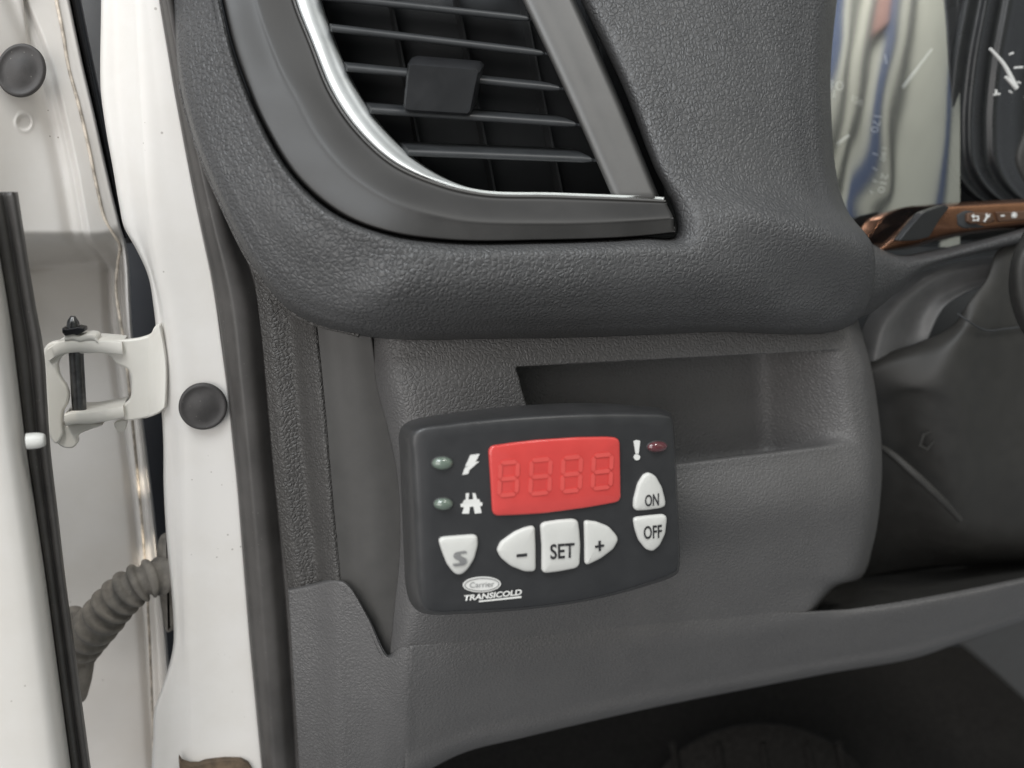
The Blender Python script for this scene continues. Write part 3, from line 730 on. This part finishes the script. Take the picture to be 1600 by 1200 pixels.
# ------------------------------------------------------------------ white door, swung open on the left
door = thing('vehicle_door', 'open white vehicle door seen along its hinge edge at the far left', 'door', (-0.16, 0.53, 0.8))
DX = ([-120,0,100,180,280,370,400,520,700,800,960,1050,1200,1300], [86,110,131,150,172,194,200,206,228,240,256,264,272,276])
def crease_x(y): return np.interp(y, [-120,0,62,112,200,275,350,400,520,700,850,1100,1300], [20,41,67,84,105,121,134,141,146,172,190,212,225])
def door_disp(px, py):
    e = np.interp(py, *DX); c = crease_x(py)
    low = sm(360, 440, py)                                   # recess round the hinge
    fl = sm(-8, 8, px - c)                                   # raised flange beside the edge
    d = .055 * low * sm(2, 34, e - px) - .005 * fl * (1 - sm(372, 404, py + (px - c) * .45)) 
    d += .004 * low * np.exp(-((px - c) / 7.0) ** 2)
    d += .003 * np.exp(-((px - c + 26 + .0 * py) / 10.0) ** 2) * (1 - low)
    r = np.hypot(px - 38, py - 191); d += .0012 * sm(13, 9, r) - .0006 * np.exp(-((r - 13) / 2.5) ** 2)
    d -= .004 * np.exp(-((px - 172) / 26) ** 2 - ((py - 480) / 55) ** 2)        # shallow bulge above the hinge
    d += .004 * sm(436, 424, py + (px - 60) * .12) * sm(400, 424, py + (px - 60) * .12) * sm(150, 120, px)
    return d
def door_row(y):
    e = float(interp(y, *DX))
    return [(-120, y, .500), (-40, y, .512), (30, y, .524), (e - 70, y, .533), (e - 30, y, .538), (e - 8, y, .541), (e - 2, y, .542), (e, y, .546), (e + 1, y, .565)]
patch('door_shell', [door_row(y) for y in (-120,-40,40,110,180,240,300,350,385,420,470,530,610,700,800,900,1000,1100,1200,1300)], M['door'], door, nu=170, nv=420, thick=0.0012, disp=door_disp)
tube('seam_sealant', [(68,-120,.5338),(88,0,.5338),(98,50,.5338),(107,105,.5338),(122,160,.5338),(139,232,.5338),(153,300,.5338),(165,345,.534),(180,370,.537),(187,382,.540),(184,410,.547),(181,450,.547),(186,490,.547),(193,530,.547),(205,640,.547),(228,900,.547),(245,1300,.547)], .0008, M['sealant'], door, n=160, seg=8)
plug('plug', 33, 110, 38, 42, .5170, door, 0.25)
PX = ([260,330,380,500,700,900,1200,1300], [-22,-10,0,20,45,75,115,128])
def panel_row(y):
    r = float(interp(y, *PX))
    return [(-1300, y, .36), (-700, y, .385), (-260, y, .405), (-100, y, .414), (r - 26, y, .424), (r - 9, y, .427), (r - 1, y, .432), (r + 3, y, .445), (r + 4, y, .47)]
patch('inner_panel', [panel_row(y) for y in (300,400,500,600,700,800,900,1000,1100,1200,1300)], M['white'], door, nu=60, nv=80, thick=0.0015)
QX = ([240,300,450,550,700,900,1200,1300], [18,27,50,68,78,101,141,154])
def ds_row(y):
    l, r = float(interp(y, *PX)) - 3, float(interp(y, *QX)); d = r - l
    return [(l + 2, y, .465), (l, y, .448), (l + d*.2, y, .4430), (l + d*.42, y, .4445), (l + d*.5, y, .4460), (l + d*.58, y, .4440), (l + d*.8, y, .4430), (r, y, .448), (r + 1, y, .470)]
patch('edge_seal', [ds_row(y) for y in (300,360,420,480,550,620,700,800,900,1000,1100,1200,1300)], M['rubber'], door, nu=50, nv=120, thick=0.003)
P0 = U(48, 689, .43); ax = np.array((1.0, 0.05, 0.0)); ax /= np.linalg.norm(ax)
kl = []
pm = pxm(50, 690, .43)
for s, rr in ((-6, 14), (8, 14), (14, 13.2), (20, 11.5), (22.5, 9.5), (23, 6)):
    th = np.linspace(0, 2*math.pi, 24, endpoint=False)
    kl.append(P0 + ax * s * pm + rr * pm * (np.cos(th)[:, None] * np.array((0, 0, 1.0)) + np.sin(th)[:, None] * np.array((-.05, 1, 0))))
loft('stop_button', kl, M['key'], door)

# black weatherstrip along the wing edge
def ws_row(y, l, r):
    d = r - l
    return [(l, y, .562), (l + d*.15, y, .552), (l + d*.5, y, .549), (l + d*.85, y, .552), (r, y, .56), (r + 1, y, .58)]
o = patch('wing_edge_strip', [ws_row(-120, 84, 104), ws_row(0, 108, 126), ws_row(100, 129, 146), ws_row(180, 147, 163), ws_row(280, 168, 185), ws_row(372, 190, 202)], M['black'], None, nu=24, nv=60, thick=.001)
o['label'] = 'narrow black strip in the upper gap between white door and white pillar'; o['category'] = 'strip'
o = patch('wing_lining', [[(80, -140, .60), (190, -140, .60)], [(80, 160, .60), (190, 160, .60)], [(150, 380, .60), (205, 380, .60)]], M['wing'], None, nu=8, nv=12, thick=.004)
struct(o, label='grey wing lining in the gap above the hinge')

# ------------------------------------------------------------------ door hinge
hin = thing('hinge_bracket', 'white painted steel door hinge with a dark upright pin', 'hinge', (-0.09, 0.5, 1.05))
outer = closed_curve([(256,512),(246,507),(240,513),(236,521),(222,527),(205,530),(180,531),(150,532),(125,531),(108,534),(100,542),(104,551),(118,553),(150,552),(164,553),(173,558),(180,567),(188,572),(199,577),(204,588),(205,606),(203,622),(196,630),(186,636),(188,650),(196,657),(215,656),(238,650),(252,642),(258,630),(258,560)], 150)
shape2d('pillar_leaf', [outer], .5000, .0045, .0012, M['hinge'], hin, sharp=50)
# flange returning to the pillar
patch('leaf_flange', [[(226,527,.5015),(236,522,.499),(243,512,.4965),(248,506,.4955)], [(226,560,.5012),(238,560,.4985),(248,560,.4965),(258,560,.4955)], [(226,620,.5012),(238,620,.4985),(248,622,.4965),(258,622,.4955)],
                      [(226,654,.5015),(238,650,.499),(248,644,.4965),(256,638,.4955)]], M['hinge'], hin, nu=24, nv=40, thick=.003)
def slab(name, top, Yn, Yf, h, mat, lift=0.0):
    """horizontal plate: front edge outline in pixels from left to right at Yn, running back to Yf, h metres thick"""
    A = curve(np.array(top, float), 30); f = U(A[:, 0], A[:, 1], np.full(30, Yn)); g = f + np.array((0, Yf - Yn, lift))
    e = np.array((0, 0, -h)); r = .0006
    loops = [g, f + np.array((0, r, 0)), f + np.array((0, 0, -r)), f + e + np.array((0, 0, r)), f + e + np.array((0, r, 0)), g + e]
    return loft(name, [np.array(l) for l in zip(*loops)], mat, hin, True, True, True, 50)
slab('upper_arm', [(74,545),(90,535),(110,531),(140,531),(175,533),(190,535)], .4960, .520, .0068, M['hinge'])
slab('lower_arm', [(100,648),(112,645),(140,644),(165,640),(185,636),(192,634)], .4955, .520, .0064, M['hinge'])
slab('upper_lug', [(100,523),(112,521),(124,524),(134,522),(148,523),(152,527)], .4955, .508, .0035, M['hinge'])
leafd = closed_curve([(66,552),(74,538),(90,533),(106,535),(108,551),(98,556),(91,566),(90,578),(95,592),(103,604),(107,618),(104,634),(99,642),(97,662),(98,680),(88,694),(76,680),(74,650),(72,612),(68,580),(66,566)], 120)
shape2d('door_leaf', [leafd], .4980, .0060, .0012, M['hinge'], hin, sharp=50)
shape2d('leaf_foot', [closed_curve([(90,664),(104,664),(150,662),(160,664),(140,672),(126,678),(120,684),(120,694),(114,700),(100,700),(90,694),(86,680)], 80)], .5000, .008, .001, M['hinge'], hin, sharp=50)
shape2d('leaf_tab', [closed_curve([(178,662),(198,657),(197,668),(192,675),(184,674)], 40)], .506, .003, .0006, M['hinge'], hin, sharp=50)
tube('pin', [(118,536,.503), (124,640,.503)], [.0036, .0036, .0036], M['steel'], hin, n=14, seg=24)
tube('pin_head', [(114,494,.501), (114,500,.501), (114.6,512,.501), (115,522,.501)], [.0012, .0029, .0034, .0034], M['steel'], hin, n=14, seg=20)
tube('pin_collar', [(124,641,.503), (124.2,646,.503)], .0050, M['steel'], hin, n=4, seg=24)
shape2d('clip', [[(97,513),(104,515),(122,511),(131,513),(132,518),(120,524),(116,522),(102,525),(97,520)]], .4945, .010, .0005, M['black'], hin)

# ------------------------------------------------------------------ corrugated boot
boot = thing('wiring_boot', 'dusty grey corrugated rubber wiring boot below the hinge', 'wiring boot', (-0.09, 0.5, 0.95))
bp_ = [(118,1018,.535),(136,994,.527),(158,968,.517),(185,936,.512),(212,914,.510),(240,902,.512),(268,898,.520)]
tube('bellows', bp_, [.0112,.0113,.0112,.0109,.0104,.0100,.0097], M['boot'], boot, n=220, seg=28, rfun=lambda t: 1 + .15 * np.sign(np.cos(t * 2*math.pi*11)) * np.abs(np.cos(t * 2*math.pi*11)) ** .6)
g1 = closed_curve([(108,948),(126,948),(136,962),(146,990),(148,1030),(140,1075),(132,1095),(120,1100),(106,1060)], 60)
loft('door_grommet', [U(p[:, 0], p[:, 1], np.full(60, y)) for p, y in ((g1, .545), (g1, .534), (inset(g1, 3), .530), (inset(g1, 12), .527))], M['boot'], boot)
g2 = closed_curve([(246,856),(252,836),(262,832),(275,860),(282,920),(275,980),(262,988),(254,960),(248,920)], 60)
loft('pillar_grommet', [U(p[:, 0], p[:, 1], np.full(60, y)) for p, y in ((g2, .545), (g2, .522), (inset(g2, 2.5), .517), (inset(g2, 8), .515))], M['boot'], boot)

# ------------------------------------------------------------------ temperature controller
ctl = thing('temperature_controller', 'black control unit with red display and six white buttons mounted on the dashboard', 'control unit', (0.12, 0.39, 1.02))
Z = lambda P: np.array([(600 + x / 3.2, 600 + y / 3.2) for x, y in P], float)
YC = .364
XC0 = U(860, 800, YC)
def dome(x, z): return -.0022 * max(0.0, 1 - ((x - XC0[0]) / .062) ** 2) - .0008 * max(0.0, 1 - ((z - XC0[2]) / .046) ** 2)
OUT = Z([(75,250),(88,215),(125,188),(300,150),(500,124),(700,106),(1000,95),(1250,108),(1405,128),(1436,146),(1446,180),(1456,300),(1468,550),(1476,760),(1479,910),(1470,945),(1440,965),(1300,1014),(1150,1056),(1000,1088),(800,1118),(600,1138),(400,1150),(240,1153),(185,1143),(140,1105),(112,1030),(100,860),(88,600),(78,350)])
FRO = Z([(160,290),(164,262),(190,240),(330,216),(500,195),(700,178),(950,165),(1250,160),(1400,165),(1428,172),(1438,200),(1447,320),(1458,550),(1466,760),(1469,900),(1460,928),(1432,946),(1300,990),(1150,1032),(1000,1064),(800,1094),(600,1114),(400,1126),(250,1130),(215,1118),(204,1085),(200,1030),(192,860),(180,600),(168,380)])
n = 240
def cl(P): return closed_curve(P, n)
Oc, Fc = cl(OUT), cl(FRO)
def mixc(t): return Oc * (1 - t) + Fc * t
loops = []
for t, y in ((.06, .398), (0, .395), (0.01, .390), (.28, .3765), (.58, .3680), (.74, .3654), (.88, .3644), (1.0, YC + .0003)):
    p = mixc(t); L = U(p[:, 0], p[:, 1], np.full(n, y))
    k = min(1, max(0, (t - .05) / .6)); L[:, 1] += np.array([dome(a, c) * k for a, c in zip(L[:, 0], L[:, 2])])
    loops.append(L)
housing = loft('housing', loops, M['case'], ctl, True, False)
loops = []
cF = Fc.mean(0)
for k in (1.0, .985, .9, .75, .6, .45, .3, .15, .02):
    p = cF + (Fc - cF) * k; L = U(p[:, 0], p[:, 1], np.full(n, YC))
    L[:, 1] += np.array([dome(a, c) for a, c in zip(L[:, 0], L[:, 2])]) + (0.0003 if k == 1.0 else 0)
    loops.append(L)
loft('face_plate', loops, M['face'], ctl)
bk = cF + (Oc - cF) * .985
loft('back_cover', [U(bk[:, 0], bk[:, 1], np.full(n, .398)), U((cF + (Oc-cF)*.6)[:, 0], (cF + (Oc-cF)*.6)[:, 1], np.full(n, .400))], M['case'], ctl)
mb = closed_poly([(760, 740), (930, 730), (935, 860), (765, 870)], 40)
loft('mounting_bracket', [U(mb[:, 0], mb[:, 1], np.full(40, y)) for y in (.399, .430)], M['case'], ctl, True, True, True, 40)

disp_w = pillow('display', Z([(515,322),(530,302),(640,285),(750,272),(950,259),(1100,257),(1150,261),(1166,276),(1168,420),(1170,560),(1156,579),(1000,605),(780,633),(650,641),(550,646),(533,632),(526,500),(520,400)]), YC, .0014, 3.5, M['red'], ctl, n=120, yfun=dome, dome=.0002)
def digit(x0, x1, y0, y1, sk, th=20):
    P = []
    ym = (y0 + y1) / 2
    def seg(ax, ay, bx, by):
        d = np.array((bx-ax, by-ay), float); L = np.linalg.norm(d); d /= L; nn = np.array((-d[1], d[0])); a = np.array((ax, ay)) + d*3; b_ = np.array((bx, by)) - d*3; q = th/2
        return [a, a + d*q + nn*q, b_ - d*q + nn*q, b_, b_ - d*q - nn*q, a + d*q - nn*q]
    K = [(x0+8,y0+sk,x1,y0),(x0+4,ym+sk,x1-4,ym),(x0,y1+sk,x1-8,y1),(x0+8,y0+sk,x0+4,ym+sk),(x1,y0,x1-4,ym),(x0+4,ym+sk,x0,y1+sk),(x1-4,ym,x1-8,y1)]
    return [Z(seg(*k)) for k in K]
for x0, x1, y0, y1 in ((568,662,380,540),(722,824,366,532),(880,976,354,520),(1032,1130,344,506)):
    shape2d('digit', digit(x0, x1, y0, y1, 9), YC - .0019, .0003, 0, M['seg'], disp_w, yfun=dome)

KH = .0022
key = {}
for nm, P in (('minus', [(728,694),(740,700),(744,800),(745,908),(736,920),(690,920),(620,892),(572,852),(553,815),(572,775),(640,725),(690,703)]),
              ('set', [(768,690),(785,676),(860,665),(932,660),(954,668),(961,720),(966,790),(963,888),(945,904),(860,920),(794,928),(776,920),(776,800),(772,740)]),
              ('plus', [(986,676),(996,668),(1050,675),(1110,700),(1148,743),(1156,766),(1132,810),(1070,856),(1005,887),(990,884),(989,780)]),
              ('s', [(268,768),(284,755),(360,747),(440,740),(458,748),(460,790),(443,858),(412,910),(382,938),(355,940),(335,924),(308,888),(285,830),(272,790)]),
              ('on', [(1233,608),(1234,570),(1255,490),(1282,447),(1310,433),(1345,450),(1378,508),(1396,578),(1394,602),(1370,611),(1300,619),(1246,621)]),
              ('off', [(1233,664),(1246,655),(1310,648),(1385,643),(1401,652),(1403,672),(1395,740),(1367,798),(1332,826),(1297,816),(1260,770),(1240,710)])):
    well = pillow('key_well', inset(closed_poly(round_poly(Z(P), 4), 72), -1.6), YC, .00035, .8, M['print_black'], ctl, smooth=False, yfun=dome)
    key[nm] = pillow('key', Z(P), YC, KH, 4.0, M['key'], ctl, yfun=dome, dome=.0004)
TY = YC - KH - .00065
text('lettering', 'SET', Z([(820,790),(942,782),(942,857),(822,866)]), TY, M['print_black'], key['set'], .018, dome)
text('lettering', 'ON', Z([(1296,550),(1368,540),(1368,604),(1297,607)]), TY, M['print_black'], key['on'], .016, dome)
text('lettering', 'OFF', Z([(1290,705),(1383,698),(1385,765),(1292,771)]), TY, M['print_black'], key['off'], .016, dome)
shape2d('minus_sign', [Z([(655,841),(706,836),(706,850),(655,855)])], TY - .0001, .0002, 0, M['print_black'], key['minus'], yfun=dome)
shape2d('plus_sign', [Z([(1046,798),(1062,796),(1062,775),(1073,773),(1074,794),(1090,792),(1090,803),(1074,805),(1075,824),(1064,826),(1063,807),(1046,810)])], TY - .0001, .0002, 0, M['print_black'], key['plus'], yfun=dome)
for k in range(3):
    text('wave_symbol', 'S', Z([(343 + k*12, 834 - k*2),(388 + k*12, 828 - k*2),(385 + k*12, 902 - k*2),(340 + k*12, 908 - k*2)]), TY - .00004 * k, M['print_grey'], key['s'], .0, dome)
FY = YC - .0005
shape2d('bolt_symbol', [Z([(428,350),(473,344),(452,384),(470,381),(422,424),(416,442),(388,449),(396,424),(404,411),(424,404),(402,407)])], FY, .0004, 0, M['print_white'], ctl, yfun=dome)
shape2d('road_symbol', [Z([(404,541),(420,539),(417,572),(441,570),(438,538),(452,540),(459,569),(470,568),(476,584),(485,584),(485,600),(474,602),(482,636),(449,640),(442,604),(424,606),(420,640),(386,641),(396,608),(379,608),(379,593),(388,592),(396,574),(405,573)])], FY, .0004, 0, M['print_white'], ctl, yfun=dome)
ex = shape2d('warning_symbol', [Z([(1241,282),(1256,276),(1274,280),(1266,343),(1251,345)]), Z([(1257 + 16*math.cos(t*.4), 361 + 15*math.sin(t*.4)) for t in range(16)])], FY, .0004, 0, M['print_white'], ctl, yfun=dome)
for nm, cx, cy, rx, ry in (('led_green', 288, 391, 52, 32), ('led_green', 292, 593, 48, 30), ('led_red', 1359, 309, 52, 27)):
    E = ellipse(cx, cy, rx, ry, 36, -.06)
    rimp = Z(E); pillow('lamp_rim', inset(rimp, -1.0), YC, .0005, .8, M['case'], ctl, smooth=False, yfun=dome)
    loops = []; c = rimp.mean(0)
    for k, h in ((1, 0), (.97, .0007), (.85, .0015), (.6, .0022), (.3, .0026), (.05, .0027)):
        p = c + (rimp - c) * k; L = U(p[:, 0], p[:, 1], np.full(len(p), YC)) - np.array((0, h, 0)); L[:, 1] += np.array([dome(a, b_) for a, b_ in zip(L[:, 0], L[:, 2])]); loops.append(L)
    loft('indicator_lamp', loops, M[nm], ctl)
ov = Z(ellipse(484, 994, 94, 39, 48, -.06)); oi = Z(ellipse(484, 994, 86, 33, 48, -.06)); oj = Z(ellipse(484, 994, 82, 30, 48, -.06))
emb = shape2d('emblem', [ov], FY, .0004, 0, M['print_white'], ctl, yfun=dome)
shape2d('emblem_ring', [oi, oj], FY - .0003, .0002, 0, M['print_grey'], emb, yfun=dome)
text('emblem_lettering', 'Carrier', Z([(424,984),(545,976),(545,1004),(424,1012)]), FY - .0004, M['print_grey'], emb, .0, dome)
text('lettering', 'TRANSICOLD', Z([(398,1049),(684,1014),(680,1044),(392,1079)]), FY, M['print_white'], ctl, .035, dome)
shape2d('underline', [Z([(470,1076),(680,1050),(680,1059),(470,1083)])], FY, .0003, 0, M['print_white'], ctl, yfun=dome)

# ------------------------------------------------------------------ what the dial glass mirrors: a cream wall with posts beyond the cab

wc = Vector((2.15, -1.25, 0.0)); ang = math.atan2(1.75, 1.7)          # square to the line of sight reflected by the glass
def wall_box(name, u0, u1, z0, z1, th, off, mat, parent=None):
    t = Vector((math.cos(R(45)), math.sin(R(45)), 0)); nn = Vector((-math.sin(R(45)), math.cos(R(45)), 0))
    V = []
    for o_ in (off, off + th):
        for (u, z) in ((u0, z0), (u1, z0), (u1, z1), (u0, z1)): V.append(tuple(wc + t * u + nn * o_ + Vector((0, 0, z))))
    F = [(0,1,2,3),(7,6,5,4),(0,4,5,1),(1,5,6,2),(2,6,7,3),(3,7,4,0)]
    return mesh_obj(name, V, F, mat, parent, smooth=False)
wall = wall_box('workshop_wall', -2.2, 1.5, 0.0, 4.4, .08, -.08, M['cream'])
struct(wall, label='cream workshop wall mirrored in the dial glass')
for u, wd, mt in ((-1.9,.10,'dark_post'),(-1.6,.13,'blue'),(-1.38,.08,'dark_post'),(-1.15,.06,'dark_post'),(-.98,.12,'blue'),(-.80,.05,'dark_post'),(-.62,.07,'dark_post'),(-.40,.10,'blue'),(-.22,.05,'dark_post'),(.42,.07,'blue'),(1.0,.07,'blue'),(1.3,.4,'dark_post')):  # the last, wide dark post is added to darken the glass at right
    wall_box('post', u - wd/2, u + wd/2, 0.0, 4.38, .06, .002, M[mt], wall)
wall_box('panel', -2.1, -1.5, 2.6, 3.6, .02, .07, M['olive'], wall)
wall_box('panel', -.58, -.42, 2.7, 3.3, .02, .07, M['brick_red'], wall)
